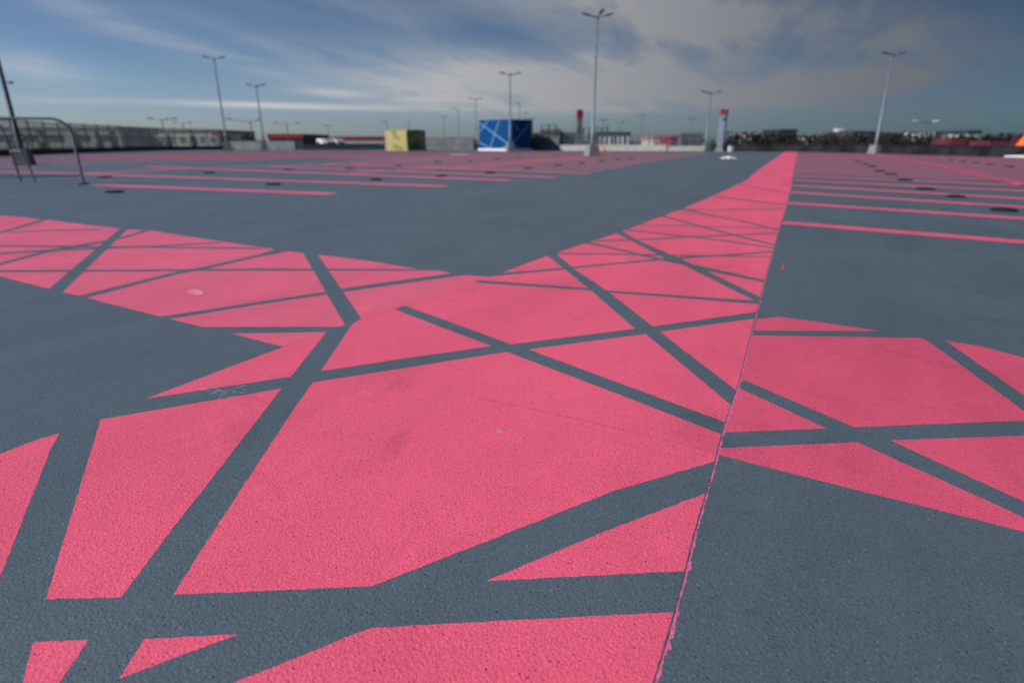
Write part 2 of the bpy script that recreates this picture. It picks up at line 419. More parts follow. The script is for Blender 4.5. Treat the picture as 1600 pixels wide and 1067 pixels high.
def ribbon(name, pts, w, mat, z, off=0.0, jit=0.0, kind='structure', step=.006, nearlim=5.0, seed=1):
    """strip on the deck along deck-space points; w = width"""
    rs = random.Random(seed); P = [Vector(p[:2]) for p in pts]; Q = []
    for a, b in zip(P, P[1:]):
        d = (b - a).length; n = max(1, int(d / step)) if (jit and a.length < nearlim) else 1
        Q += [a.lerp(b, k / n) for k in range(n)]
    Q.append(P[-1]); mb = MB(); vs = []; l1 = l2 = 0.0
    for i, q in enumerate(Q):
        t = (Q[min(i + 1, len(Q) - 1)] - Q[max(i - 1, 0)]).normalized(); n = Vector((t.y, -t.x))
        if jit:
            l1 = l1 * .6 + rs.gauss(0, jit * .35); l2 = l2 * .75 + rs.gauss(0, jit) + (rs.random() < .045) * jit * 4.5
        ww = w[i] if isinstance(w, list) else w
        a = q + n * (off - ww / 2 + l1); b = q + n * max(off + ww / 2 + l2, off - ww / 2 + l1 + .0008)
        vs += [(a.x, a.y, z), (b.x, b.y, z)]
    mb.add(vs, [(2 * i, 2 * i + 1, 2 * i + 3, 2 * i + 2) for i in range(len(Q) - 1)])
    return tag(mb.build(name, mat), kind=kind)


jp = [g(*q) for q in JOINT if q[1] > 325]
ribbon('deck_joint', jp, .0020, M['crack'], .0006, off=.0022, jit=.0003)
ribbon('paint_bleed_line', jp, .0050, M['bleed'], .0006, off=.0066, jit=.0010, seed=5, step=.0035)
ribbon('paint_seam', [g(748, 622), g(820, 636), g(960, 668), g(1117, 706.4)], .003, M['pinkdark'], .0007, jit=.0005)


# ---- parking bay lines
def lines(name, segs, z=.0004):
    mb = MB()
    for (a, b, w) in segs:
        a, b = Vector(a[:2]), Vector(b[:2]); t = (b - a).normalized(); n = Vector((-t.y, t.x)) * (w / 2)
        mb.add([(*(a - n), z), (*(b - n), z), (*(b + n), z), (*(a + n), z)], [(0, 1, 2, 3)])
    for i, f in enumerate(mb.f):
        a, b, c = (Vector(mb.v[k]) for k in f[:3])
        if (b - a).cross(c - a).z < 0: mb.f[i] = f[::-1]
    return tag(mb.build(name, M['pink']), kind='structure')


seg = []
for (x0, y0, y1, w) in [(1223, 347.7, 378.2, .30), (1229, 317, 341.4, .34), (1234, 300.5, 323.6, .36), (1237, 289.8, 310.3, .40), (1239, 281.5, 298.6, .42), (1240, 275, 289.5, .46)]:
    a, b = g(x0, y0), g(1600, y1); seg.append((a, a + (b - a) * 2.2, w))
a0, b0 = g(1240, 275), g(1600, 289.5); jd = (g(1246, 237.3) - a0).normalized(); step = 1.2
vd = (b0 - a0).normalized()
k = 1
while True:
    a = a0 + jd * (step * k + .9)
    if a.y > 66: break
    L = 60
    while L > 1 and not pip((a + vd * L).xy, DECK): L -= 1
    seg.append((a, a + vd * min(L, 30), .30)); k += 1
seg = [(a, b if pip(Vector(b[:2]), DECK) else a + (b - a) * .6, w) for a, b, w in seg]
seg.append((g(1366, 241), g(1460, 257.5), .42)); seg.append((g(1460, 257.5), g(1650, 299), .30))
lines('bay_lines_far_side', seg, .0009)

seg = []
edge = [g(520, 303), g(695, 291), g(797, 282), g(868, 277), g(922, 270.6), g(961, 263), g(989, 258), g(1040, 250), g(1090, 243), g(1108, 239)]
div = [g(133, 271.5), g(297, 263.5), g(502, 257.5), g(647, 250), g(784, 242)]
seg += [(g(150, 289), g(520, 303), .42), (g(-250, 262), g(133, 271.8), .40), (g(133, 271.8), g(695, 291), .44), (g(230, 260.3), g(797, 282), .46),
        (g(420, 260), g(868, 277.2), .46), (g(560, 258), g(922, 270.8), .5)]
dv = (g(133, 271.5) - g(695, 291)).normalized()
pts = []
for a, b in zip(edge[4:], edge[5:]):
    n = max(1, round((b - a).length / 1.9))
    pts += [a.lerp(b, k / n) for k in range(n)]
for i, p in enumerate(pts[1:]):
    L = 15 if p.y < 30 else 22
    while L > 2 and not pip((p + dv * L).xy, DECK): L -= 1
    seg.append((p, p + dv * L, .42))
for a, b in zip(div, div[1:]): seg.append((a, b, .42))
seg.append((g(545, 271.6), g(647, 264.8), .35)); seg.append((g(647, 264.8), g(750, 259.3), .4)); seg.append((g(750, 259.3), g(915, 246), .5))
# next rows beyond the divider
q0 = g(-60, 262)
for k in range(22):
    p = g(60, 262) + jd * (2.1 * k); L = 26
    while L > 1 and not pip((p - dv * -1 * 0 + dv * L).xy, DECK): L -= 1
    if L > 2 and pip(p.xy, DECK): seg.append((p, p + dv * L, .26))
for k in range(18):
    p = g(380, 250) + jd * (2.0 * k); L = 24
    while L > 1 and not pip((p + dv * L).xy, DECK): L -= 1
    if L > 2 and pip(p.xy, DECK): seg.append((p, p + dv * L, .30))
# spread crossing levels so no two sheets coincide
mbn = 0
seg2 = seg
bl = MB(); X_ = 0
for i, (a, b, w) in enumerate(seg2):
    a, b = Vector(a[:2]), Vector(b[:2]); t = (b - a).normalized(); n = Vector((-t.y, t.x)) * (w / 2); z = .0004 + .0001 * i
    q = [(*(a - n), z), (*(b - n), z), (*(b + n), z), (*(a + n), z)]
    bl.add(q, [(0, 1, 2, 3)])
for i, f in enumerate(bl.f):
    a, b, c = (Vector(bl.v[k]) for k in f[:3])
    if (b - a).cross(c - a).z < 0: bl.f[i] = f[::-1]
tag(bl.build('bay_lines_near_side', M['pink']), kind='structure')


# ---- scuffs on the floor (worn pale marks with their own shape)
def scuff(px, py, w, h, seed, mat, n=26):
    rs = random.Random(seed); mb = MB(); c = g(px, py)
    for i in range(n):
        q = g(px + rs.gauss(0, w / 3), py + rs.gauss(0, h / 3)); a = rs.uniform(-.3, .3) + R(15); l = rs.uniform(.3, 1.2) * (q.length * .006 + .003); t = l * rs.uniform(.08, .3)
        u = Vector((math.cos(a), math.sin(a))) * l; v = Vector((-math.sin(a), math.cos(a))) * t
        z = .0009 + i * .00001
        mb.add([(*(q.xy - u), z), (*(q.xy - v), z), (*(q.xy + u), z), (*(q.xy + v), z)], [(0, 1, 2, 3)])
    return mb


M['scuff'] = plain('pale_scuff', (.58, .26, .33), .7, 0, .3, 30)
M['scuffg'] = plain('grey_scuff', (.24, .28, .32), .7, 0, .3, 30)
M['palepink'] = plain('pale_pink_rub', (.80, .22, .29), .6, 0, .2, 8)
tag(scuff(345, 612, 55, 14, 3, M['scuffg'], 60).build('floor_scuff', M['scuffg']), kind='structure')
tag(scuff(783, 671, 11, 7, 4, M['scuff'], 9).build('floor_scuff', M['scuff']), kind='structure')
tag(scuff(540, 625, 24, 4, 6, M['scuff'], 14).build('floor_scuff', M['palepink']), kind='structure')
tag(scuff(530, 566, 26, 5, 8, M['scuff'], 14).build('floor_scuff', M['palepink']), kind='structure')


def patch(name, px, py, rx, ry, mat, z, seed=1, **kw):
    rs = random.Random(seed); n = 22; ph = rs.random() * 6
    P = []
    for k in range(n):
        w = 2 * math.pi * k / n; r = 1 + .18 * math.sin(2 * w + ph) + .12 * math.sin(3 * w + 2 * ph) + rs.uniform(-.07, .07)
        P.append(g(px + rx * r * math.cos(w), py + ry * r * math.sin(w)))
    mb = MB(); mb.add([(p.x, p.y, z) for p in P], [tuple(range(n))[::-1]])
    a, b, c = (Vector(mb.v[k]) for k in mb.f[0][:3])
    me = mb.build(name, mat)
    return tag(me, kind='structure')


patch('floor_rub_mark', 305, 457, 15, 4, M['palepink'], .0030, 2)
patch('pale_floor_patch', 718, 242.2, 14, 1.6, M['puddle'], .0150, 3)
patch('pink_spill', 1223, 417, 1.6, 6, M['pinkdark'], .0026, 5)

# ------------------------------------------------------------------ rubber bay markers (dark domes)
prof = [(0, .040), (.07, .038), (.13, .032), (.165, .016), (.175, 0.001)]


def dome():
    mb = MB(); n = 20; vs = [(0, 0, prof[0][1])]; fs = []
    for (r, z) in prof[1:]:
        for k in range(n): vs.append((r * math.cos(2 * math.pi * k / n), r * math.sin(2 * math.pi * k / n), z))
    for k in range(n): fs.append((0, 1 + k, 1 + (k + 1) % n))
    for j in range(len(prof) - 2):
        for k in range(n): fs.append((1 + j * n + k, 1 + (j + 1) * n + k, 1 + (j + 1) * n + (k + 1) % n, 1 + j * n + (k + 1) % n))
    return mb.add(vs, fs, True)


right = [(1568, 329.5), (1493, 308), (1446, 296), (1414, 282), (1392, 273), (1375, 268), (1363, 261), (1352, 257), (1340, 253)]
rowA = [(179, 301), (427, 289), (587, 281.5), (689, 276), (766, 271), (825, 264), (872, 259), (909, 255), (940, 252.5), (965, 250), (986, 248)]
rowB = [(164, 277.6), (327, 271), (450, 266.5), (546, 264), (622, 259), (684, 254), (734, 252), (776, 249), (812, 247), (868, 243)]
far = [(1485, 251), (1504, 252.5), (1524, 255), (1548, 257.5), (1577, 261)]
first = None
ords = ['nearest', 'second', 'third', 'fourth', 'fifth', 'sixth', 'seventh', 'eighth', 'ninth', 'tenth', 'eleventh']
for nm, row in (('right of the long pink band', right), ('in the near row left of aisle', rowA), ('in the back row left of aisle', rowB), ('beside the far diagonal line', None)):
    if row is None: row = far[::-1]
    for i, (x, y) in enumerate(row):
        o = dome().build('bay_marker', M['rubber']) if first is None else first.copy()
        if first is None: first = o
        else: col.objects.link(o)
        o.location = g(x, y); s = 1.0 + .10 * math.sin(i * 7 + x); o.location.z = .0055
        o.scale = (s * 1.05, s * 1.05, 1)
        tag(o, f'black round floor marker, {ords[i]} from camera {nm}', 'floor marker', 'black round markers in the parking bays')


# ------------------------------------------------------------------ lamps
def head_mesh():
    mb = MB()
    secs = [(0, .05, .03), (.10, .10, .055), (.35, .16, .065), (.62, .15, .05), (.76, .07, .025)]
    vs, fs = [], []; n = 10
    for (x, hw, hh) in secs:
        for k in range(n):
            w = 2 * math.pi * k / n; vs.append((x, hw * math.cos(w), hh * math.sin(w)))
    for j in range(len(secs) - 1):
        for k in range(n): fs.append((j * n + k, (j + 1) * n + k, (j + 1) * n + (k + 1) % n, j * n + (k + 1) % n))
    fs.append(tuple(range(n))); fs.append(tuple(range((len(secs) - 1) * n, len(secs) * n))[::-1])
    return mb.add(vs, fs, True)


def lamp(base, H, angs, label, group, foot=.75, footh=.8, k=1.0, tilt=14, mat='galv', arm=.45, footmat='concrete', headmat='lamp'):
    r = empty('street_lamp', base); tag(r, label, 'street lamp', group)
    z0 = 0
    if foot:
        f = MB(); f.box((0, 0, footh / 2), (foot, foot, footh), R(20), .82, .03); f.build('footing', M[footmat], r)
        p = MB(); p.tube([(0, 0, footh), (0, 0, footh + .03)], .2, 12)
        for q in range(4): p.tube([(.14 * math.cos(q * R(90)), .14 * math.sin(q * R(90)), footh + .02), (.14 * math.cos(q * R(90)), .14 * math.sin(q * R(90)), footh + .09)], .018, 6)
        p.build('base_plate', M['galvd'], r); z0 = footh + .02
    m = MB(); m.tube([(0, 0, z0), (0, 0, z0 + .9), (0, 0, z0 + .95), (0, 0, H)], [.135 * k, .13 * k, .105 * k, .055 * k], 14); m.build('pole', M[mat], r)
    if foot:
        d = MB(); d.box((0, -.105 * k - .012, z0 + .5), (.10, .02, .38), 0, 1, .004); d.build('access_door', M['galvd'], r)
    hb = MB(); hb.tube([(0, 0, H - .1), (0, 0, H + .12)], .085 * k, 12); hb.build('hub', M['galvd'], r)
    for a in angs:
        ca, sa = math.cos(R(a)), math.sin(R(a)); L = arm * k; up = L * math.tan(R(tilt))
        am = MB(); am.tube([(0.06 * ca, .06 * sa, H), (L * ca, L * sa, H + up)], .035 * k, 8); am.build('arm', M[mat], r)
        h = head_mesh().build('lamp_head', M[headmat], r)
        h.location = (L * ca, L * sa, H + up); h.rotation_euler = (0, -R(tilt), R(a)); h.scale = (k, k, k)
        gl = MB(); gl.box((.40, 0, -.058), (.40, .2, .02), 0, 1, .005); go = gl.build('lens', M['glass'], h)
    return r


def height(base, ytop):
    """height of a vertical above base whose top shows on photo row ytop"""
    v = (533.5 - ytop) / 905; d = (CP + v * SP, -SP + v * CP)
    return CAMH + d[1] * base.y / d[0] - base.z


G1 = 'lamps standing on the deck'
def lampx(px, py, ytop, angs, label, **kw):
    b = g(px, py); return lamp(b, height(b, ytop) - .12, angs, label, G1, **kw)


lampx(924.5, 243.8, 25, (182, 100, 280, 8), 'tall four-headed lamp post on a tapered concrete foot, right of the blue box', foot=.95, footh=.78)
lampx(356, 237, 91, (195, 10), 'two-headed lamp post on a pale concrete foot, taller of the two behind the left bays', foot=.8, footh=1.0)
lampx(413.5, 236, 134, (190, 5, 95), 'shorter lamp post in front of the dark red-topped building', foot=.8, footh=1.0)
lampx(797, 237.4, 116, (185, 0, 88), 'slim lamp post standing in front of the blue box', foot=.8, footh=1.0)
lampx(1102, 237, 145, (180, 0, 90), 'far lamp post just left of the red-capped column', foot=.8, footh=.7)
lampx(1366, 240.5, 85, (188, 70, 15), 'three-headed lamp post on a pale foot by the dark wall at right', foot=.85, footh=.75)
b = g(39, 258)
r = lamp(b, 9.6, (190, 10), 'lamp post rising out of the frame behind the steel barrier', G1, foot=.72, footh=.72, k=1.0, mat='galvd', footmat='midgrey')
hb = MB(); hb.tube([(0, 0, 3.6), (.35, -.05, 3.55)], .03, 8); hb.box((.36, -.05, 3.5), (.16, .12, .1), 0, 1, .01); hb.build('bracket', M['galvd'], r)

G2 = 'distant lamps beyond the deck'
def lampf(px, ytop, D, angs, label, k=1.3, arm=.45, **kw):
    k *= .8; p = at(px, ytop, D); b = Vector((p.x, p.y, -7)); return lamp(b, p.z + 7, angs, label, G2, foot=0, k=k, tilt=8, arm=arm, **kw)


lampf(743, 155, 120, (180, 0), 'thin distant lamp post just left of the blue box', 1.5)
lampf(715.5, 171, 150, (180,), 'thin distant pole midway between the yellow and blue boxes', 1.6)
lampf(693, 183, 160, (180, 0), 'short thin distant pole right of the yellow box', 1.5, .1)
lampf(812, 163, 120, (170,), 'thin distant pole above the right part of the blue box', 1.4, .1)
lampf(820, 176, 130, (0,), 'shorter thin pole at the right edge of the blue box', 1.2, .1)
lampf(1004, 180, 160, (180, 0), 'distant pole right of the building with white columns', 1.5, .15)
lampf(1083, 186, 150, (180, 0), 'distant pole above the dark grey building', 1.5, .15)
lampf(253, 188, 110, (178, 5, 95), 'low three-headed lamp above the mesh fence', 2.0, .9)
lampf(285, 193, 130, (180, 0), 'small faint lamp above the mesh fence', 1.8, .7)
lampf(391, 191, 110, (178, 90), 'lamp with one long arm to the left, behind the two leaning lamp posts', 2.0, 2.0)
lampf(448, 195, 130, (180, 0), 'wide small lamp above the red-topped building', 1.8, 1.2)
lampf(512, 197, 160, (180, 0), 'tiny lamp above the white vans', 1.5, .15)
lampf(604, 191, 130, (200, 100), 'short mast over the left corner of the yellow box', 1.5, .15)
lampf(639, 190, 130, (90,), 'short mast over the right part of the yellow box', 1.3, .05)
lampf(1447, 192, 105, (182, 2), 'low lamp with two pale heads at right', 2.2, .6, headmat='white')
lampf(943, 188, 130, (0, 180), 'thin mast over the flat dark roof', 1.5, .1)
lampf(970, 192, 130, (0,), 'second shorter mast over the flat dark roof', 1.4, .1)
lampf(830, 186, 110, (0, 180), 'thin mast beside the right side of the blue box', 1.3, .1)

# ------------------------------------------------------------------ crowd barrier at left
bb = g(131, 288.5); H = height(bb, 186); e2 = g(34, 285)
br = empty('crowd_barrier', bb, 0); tag(br, 'galvanised steel crowd barrier with rounded corner, standing at the left edge', 'barrier')
far_end = Vector((-2.75, -.9, 0))            # towards the left, out of frame
u = far_end.normalized(); Lb = 2.9
def bp(s, z): return (u.x * s, u.y * s, z)
arc = [(.0, .02), (.0, H - .38)] + [(.38 - .38 * math.cos(R(t)), H - .38 + .38 * math.sin(R(t))) for t in range(15, 91, 15)]
arc += [(Lb - .38, H)] + [(Lb - .38 + .38 * math.sin(R(t)), H - .38 + .38 * math.cos(R(t))) for t in range(15, 91, 15)] + [(Lb, .02)]
m = MB(); m.tube([bp(*q) for q in arc], .032, 12); m.build('frame', M['galv'], br)
m = MB(); m.tube([bp(.03, .22), bp(Lb - .03, .22)], .022, 10); m.build('lower_rail', M['galvd'], br)
for s in (0.0, Lb):
    n2 = Vector((-u.y, u.x)); m = MB(); c = Vector(bp(s, .02)).xy
    m.tube([(*(c + n2 * .3), .015), (*(c + n2 * .25), .03), (*(c - n2 * .25), .03), (*(c - n2 * .3), .015)], .02, 8); m.build('foot', M['galvd'], br)
# a second small stand: two legs under the lamp footing
b2 = g(33, 284.5); b3 = g(55, 285)
st = empty('barrier_stand', b2); tag(st, 'bent steel stand with two legs in front of the leaning post at left', 'stand')
hh = height(b2, 196); w2 = b3 - b2
m = MB(); m.tube([(0, 0, 0.01), (-.10, .05, hh * .55), (-.22, .1, hh)], .026, 10); m.build('leg', M['galvd'], st)
m = MB(); m.tube([(w2.x, w2.y, 0.01), (w2.x - .10, w2.y + .05, hh * .3), (w2.x - .25, w2.y + .1, hh * .55)], .026, 10); m.build('leg', M['galvd'], st)
m = MB(); m.tube([(-.22, .1, hh), (-1.3, .1, hh + .02)], .026, 10); m.build('rail', M['galvd'], st)
m = MB(); m.tube([(-.10, .05, hh * .55), (w2.x - .25, w2.y + .1, hh * .55)], .022, 10); m.build('crossbar', M['galvd'], st)

# ------------------------------------------------------------------ boxes on the deck
def quad_prism(P, z0, z1, mb=None): return prism([(p.x, p.y) for p in P], z0, z1, mb)


def patterned_box(name, pl, pc, pr, ytop, mats, label, cat, fl, fr, lw, basem=None):
    A, B, C_ = g(*pl), g(*pc), g(*pr); dep = Vector((.35, 3.2, 0)); H = height(B, ytop)
    o = Vector(B); r = empty(name, o); tag(r, label, cat)
    P = [q - o for q in (A, B, C_, C_ + dep, A + dep)]
    area = sum(P[i].x * P[(i + 1) % 5].y - P[(i + 1) % 5].x * P[i].y for i in range(5))
    if area < 0: P = P[::-1]
    z0 = 0.0
    if basem:
        ctr = sum(P, Vector()) / 5
        quad_prism([ctr + (p - ctr) * 1.05 for p in P], 0.0, .28).build('plinth', M[basem], r); z0 = .28
    quad_prism(P, z0, H).build('wall', M[mats[0]], r)
    ctr = sum(P, Vector()) / 5
    quad_prism([ctr + (p - ctr) * 1.012 for p in P], H, H + .06).build('roof', M[mats[0]], r)
    mb = MB()
    for (a, b, L) in ((A - o, B - o, fl), (B - o, C_ - o, fr)):
        e = (b - a); n = Vector((e.y, -e.x, 0)).normalized()
        if n.y > 0: n = -n
        for i, (u0, v0, u1, v1, kk) in enumerate(L):
            p0 = a + e * u0 + Vector((0, 0, z0 + (H - z0) * v0)); p1 = a + e * u1 + Vector((0, 0, z0 + (H - z0) * v1))
            t = (p1 - p0).normalized(); s = n.cross(t).normalized() * lw * kk / 2; off = n * (.012 + .002 * i)
            q = [p0 - s + off, p1 - s + off, p1 + s + off, p0 + s + off]
            q += [v - n * .01 for v in q]
            mb.add(q, [(0, 1, 2, 3), (0, 4, 5, 1), (1, 5, 6, 2), (2, 6, 7, 3), (3, 7, 4, 0)])
    mb.build('line_pattern', M[mats[1]], r)
    return r


patterned_box('service_box', (749, 235.8), (800, 236.4), (829, 236.1), 187.5, ('blue', 'blueline'),
              'bright blue service box with a pale blue web of lines on a white plinth', 'service box',
              [(0, .93, .30, .68, 1), (.30, .68, .98, .08, 1.1), (.62, .98, .34, .02, 1), (0, .58, .28, .98, 1), (0, .24, .30, .02, 1), (.72, .02, .99, .20, 1)],
              [(.0, .18, .45, .50, 1), (.45, .50, .92, .88, 1), (.06, .95, .38, .60, 1), (.0, .16, .3, .02, 1)], .13, 'white')
patterned_box('service_box', (603.5, 235.5), (638, 236.0), (656, 235.6), 203.5, ('yellow', 'green'),
              'mustard yellow service box with olive green bands, smaller and left of the blue box', 'service box',
              [(.30, .98, .62, .55, 1.2), (.45, .98, .40, .62, 1.2), (.32, .25, .78, .02, 1.4), (.62, .02, .36, .30, .9), (.97, .02, .99, .98, .9)],
              [(.10, .02, .05, .98, 1.6), (.0, .7, .9, .95, 1.2), (.2, .1, .9, .5, 1.6), (.55, .02, .95, .3, 1.4)], .42)

# red-capped square columns
def column(base, w, H, cap, label, rz, mats=('pale', 'redb')):
    r = empty('vent_column', base, rz); tag(r, label, 'vent column')
    m = MB(); m.box((0, 0, H / 2 - cap / 2), (w, w, H - cap), 0, 1, .02); m.build('shaft', M[mats[0]], r)
    m = MB(); m.box((0, 0, H - cap / 2), (w * 1.12, w * 1.12, cap), 0, 1, .03); m.build('cap', M[mats[1]], r)
    m = MB(); m.box((0, 0, .1), (w * 1.5, w * 1.5, .2), 0, .9, .02); m.build('base', M['concrete'], r)
    return r


M['bluegrey'] = plain('blue_grey_metal', (.17, .21, .28), .5, .2, .15, 2)
b = g(1124.5, 236.6); column(b, .68, height(b, 171), .62, 'leaning-looking blue grey square column with a red cap, beside the white sheet', R(-32), ('bluegrey', 'redb'))
p = at(906, 172, 98); column(Vector((p.x, p.y, -7)), .78, p.z + 7, 1.1, 'dark column with a red cap rising behind the cream wall left of the tall lamp', R(10), ('midgrey', 'redb'))
# small box at the column foot, cone, white sheet
b = g(1141, 237)
r = empty('cable_box', b); tag(r, 'small pinkish white box beside the foot of the red-capped column', 'box')
m = MB(); m.box((0, 0, .3), (.45, .35, .6), R(10), .95, .03); m.build('body', M['white'], r); m = MB(); m.box((0, 0, .63), (.5, .4, .05), R(10), 1, .01); m.build('lid', M['rose'], r)


def cone(base, h, w, label, cat, name='traffic_cone', sq=False):
    r = empty(name, base); tag(r, label, cat)
    m = MB(); m.box((0, 0, .03 * h), (w * 1.25, w * 1.25, .06 * h), 0, 1, .01 * h); m.build('base', M['white' if sq else 'rubber'], r)
    m = MB(); m.tube([(0, 0, .06 * h), (0, 0, h)], [w * .5, w * .08], 4 if sq else 16); m.build('body', M['orange'], r)
    return r


cone(g(943, 237.3), .8, .4, 'small red orange traffic cone in front of the cream wall', 'traffic cone')
b = g(1617, 246.8); H = height(b, 198)
r = empty('orange_marker', b); tag(r, 'large orange tapered block on a white base at the right edge', 'marker')
m = MB(); m.box((0, 0, .09), (2.55, 2.2, .12), 0, .96, .02); m.build('base', M['white'], r)
m = MB(); m.box((0, 0, .18 + (H - .18) / 2), (2.4, 1.9, H - .18), 0, .40, .04); m.build('body', M['orange'], r)
ws = MB(); b = g(1137, 249.2); rs = random.Random(4); nx, ny = 12, 8; vs = []
for j in range(ny + 1):
    for i in range(nx + 1):
        x = (i / nx - .5); y = (j / ny - .5); e = 1 - max(abs(x), abs(y)) * 1.7
        vs.append((x * .78 + rs.uniform(-.02, .02), y * 1.0 + rs.uniform(-.03, .03), .03 + max(0, .16 * e + rs.uniform(-.04, .05))))
ws.add(vs, [(j * (nx + 1) + i, j * (nx + 1) + i + 1, (j + 1) * (nx + 1) + i + 1, (j + 1) * (nx + 1) + i) for j in range(ny) for i in range(nx)], True)
o = ws.build('plastic_sheet', M['white']); o.location = b; tag(o, 'crumpled white plastic sheet lying on the grey aisle by the column', 'sheet')


# ------------------------------------------------------------------ perimeter walls and fence
def wall_run(name, P, h, t, mat, label, cat='wall', coping=None, z0=0.0, bars=None):
    o = Vector((P[0][0], P[0][1], z0)); r = empty(name, o); tag(r, label, cat)
    body = MB(); cop = MB()
    for a, b in zip(P, P[1:]):
        a, b = Vector((a[0], a[1], z0)) - o, Vector((b[0], b[1], z0)) - o; L = (b - a).length; ang = math.atan2((b - a).y, (b - a).x); c = (a + b) / 2
        body.box((c.x, c.y, h / 2), (L, t, h), ang); cop.box((c.x, c.y, h + .03), (L + .04, t + .08, .06), ang)
    body.build('wall_body', M[mat], r); cop.build('coping', M[coping or mat], r)
    return r


def mesh_fence(P, h, zb, label, gap=2.5, bar=.14, bw=.05, lowh=.45, mat='mesh', low='dark'):
    o = Vector((P[0][0], P[0][1], zb)); r = empty('mesh_fence', o); tag(r, label, 'fence')
    low_m = MB(); panel = MB()
    for a, b in zip(P, P[1:]):
        a, b = Vector((a[0], a[1], zb)) - o, Vector((b[0], b[1], zb)) - o; L = (b - a).length; e = (b - a).normalized(); ang = math.atan2(e.y, e.x); c = (a + b) / 2
        if lowh: low_m.box((c.x, c.y, lowh / 2), (L, .25, lowh), ang)
        n = round(L / gap)
        for k in range(n):
            q = a + e * (L * k / n); pm = MB(); pm.box((q.x, q.y, h / 2 + .01), (.10, .10, h + .02), ang); pm.build('post', M['galvd'], r)
        s = .1
        while s < L:
            q = a + e * s; panel.box((q.x, q.y, (h + lowh) / 2), (bw, .02, h - lowh - .02), ang); s += bar
        for z in (lowh + .08, h * .55, h - .06):
            panel.box((c.x, c.y, z), (L - .02, .034, .05), ang)
    if lowh: low_m.build('base_wall', M[low], r)
    panel.build('wire_panel', M[mat], r)
    return r


FL = [g(-110, 248.8), g(0, 243.4), g(120, 239.2), g(250, 235.2), g(349, 233.8)]
mesh_fence([(q.x, q.y) for q in FL], 2.75, 0, 'long dark mesh fence with posts along the left edge of the deck', bar=.15, bw=.05)
wall_run('parapet_wall', [(FL[-1].x + .3, FL[-1].y), (-29.5, 83.3)], 1.1, .3, 'midgrey', 'short grey parapet wall at the end of the mesh fence')
wall_run('parapet_wall', [(-28.5, 83.6), (-18.5, 85.6)], .75, .3, 'teal', 'low dark teal parapet wall under the red fascia')
wall_run('parapet_wall', [(-17.8, 85.6), (-5.0, 80.6)], 1.55, .3, 'midgrey', 'plain grey parapet wall between the yellow box and the blue box')
wall_run('parapet_wall', [(-4.2, 80.4), (5.9, 76.6)], 1.55, .3, 'midgrey', 'grey parapet wall right of the blue box')
wall_run('parapet_wall', [(6.0, 76.2), (18.6, 73.6)], .62, .3, 'cream', 'long low cream wall right of the tall lamp', coping='white')
wall_run('parapet_wall', [(18.8, 73.5), (22.6, 72.2)], .55, .3, 'pale', 'short pale wall left of the red-capped column')
wall_run('parapet_wall', [(23.4, 71.8), (31, 67.6), (34.1, 54), (34.5, 41), (37.9, 18)], .72, .3, 'black', 'dark parapet wall running along the right side of the deck')
mesh_fence([(6.5, 77.2), (23, 73.8)], 1.9, 0, 'pale see-through bar fence behind the cream wall', gap=2.2, bar=.32, bw=.07, lowh=0, mat='galv')


# ------------------------------------------------------------------ buildings and things beyond
def building(name, px0, px1, yt, D, depth, wall, roof, label, roofh=.6, zb=-7, win=0, winmat='window', over=.3, rz=0.0, roofpx=None, cat='building', cols=0, colm='white', group=None):
    a, b = at(px0, yt, D), at(px1, yt, D); top = (a.z + b.z) / 2; w = b.x - a.x
    r = empty(name, ((a.x + b.x) / 2, D + depth / 2, zb), rz); tag(r, label, cat, group); H = top - zb
    m = MB(); m.box((0, 0, (H - roofh) / 2), (w, depth, H - roofh)); m.build('wall', M[wall], r)
    m = MB(); m.box((0, 0, H - roofh / 2 + .005), (w + over, depth + over, roofh)); m.build('roof', M[roof], r)
    for i in range(win):
        x = -w / 2 + w * (i + .5) / win; ww = w / win * .55
        m = MB(); m.box((x, -depth / 2 - .01, H - roofh - 1.5), (ww, .06, 1.3)); m.build('window', M[winmat], r)
    for i in range(cols):
        x = -w / 2 + w * (i + .5) / cols
        m = MB(); m.box((x, -depth / 2 - .25, (H - roofh) / 2), (w / cols * .4, .4, H - roofh)); m.build('column', M[colm], r)
    return r


building('warehouse', 196, 338, 203, 125, 18, 'cream', 'midgrey', 'long pale low warehouse seen through the mesh fence', .5, win=9, winmat='midgrey')
building('warehouse', -60, 188, 199, 118, 14, 'pale', 'midgrey', 'grey low warehouse behind the left part of the fence', .5, win=6)
building('shop_building', 419, 472, 209.5, 100, 14, 'teal', 'red', 'dark building with a thick red fascia behind the shorter lamp post', .68, win=3, winmat='dark')
building('shop_building', 473, 603, 213.5, 128, 16, 'pale', 'red', 'long pale building with a thin dark red fascia left of the yellow box', .6, win=8)
building('hall_building', 935, 984, 206.5, 118, 16, 'dark', 'teal', 'flat dark-roofed hall with white columns right of the tall lamp', .85, cols=7)
building('hall_building', 876, 901, 206.5, 115, 12, 'teal', 'midgrey', 'small dark grey block left of the dark red-capped column', .5, win=2)
building('plant_building', 848, 876, 202, 112, 12, 'midgrey', 'midgrey', 'stepped grey plant building right of the blue box', .5, win=2)
building('roof_plant', 834, 850, 208, 100, 8, 'midgrey', 'dark', 'low dark roof plant directly right of the blue box', .4, win=2)
building('shop_building', 1022, 1048, 212.5, 150, 14, 'cream', 'rose', 'low cream building with a rose pink roof', .8, win=3)
building('shop_building', 1049, 1060, 213.5, 130, 10, 'red', 'red', 'small red kiosk beside the rose roof', .5, win=1)
building('office_building', 1065, 1099, 208, 140, 16, 'midgrey', 'midgrey', 'dark grey office block left of the red-capped column', .6, win=5)
building('office_building', 1220, 1246, 202, 170, 12, 'teal', 'teal', 'dark teal block standing above the dark tree belt', .5, zb=-7, win=3, winmat='dark')
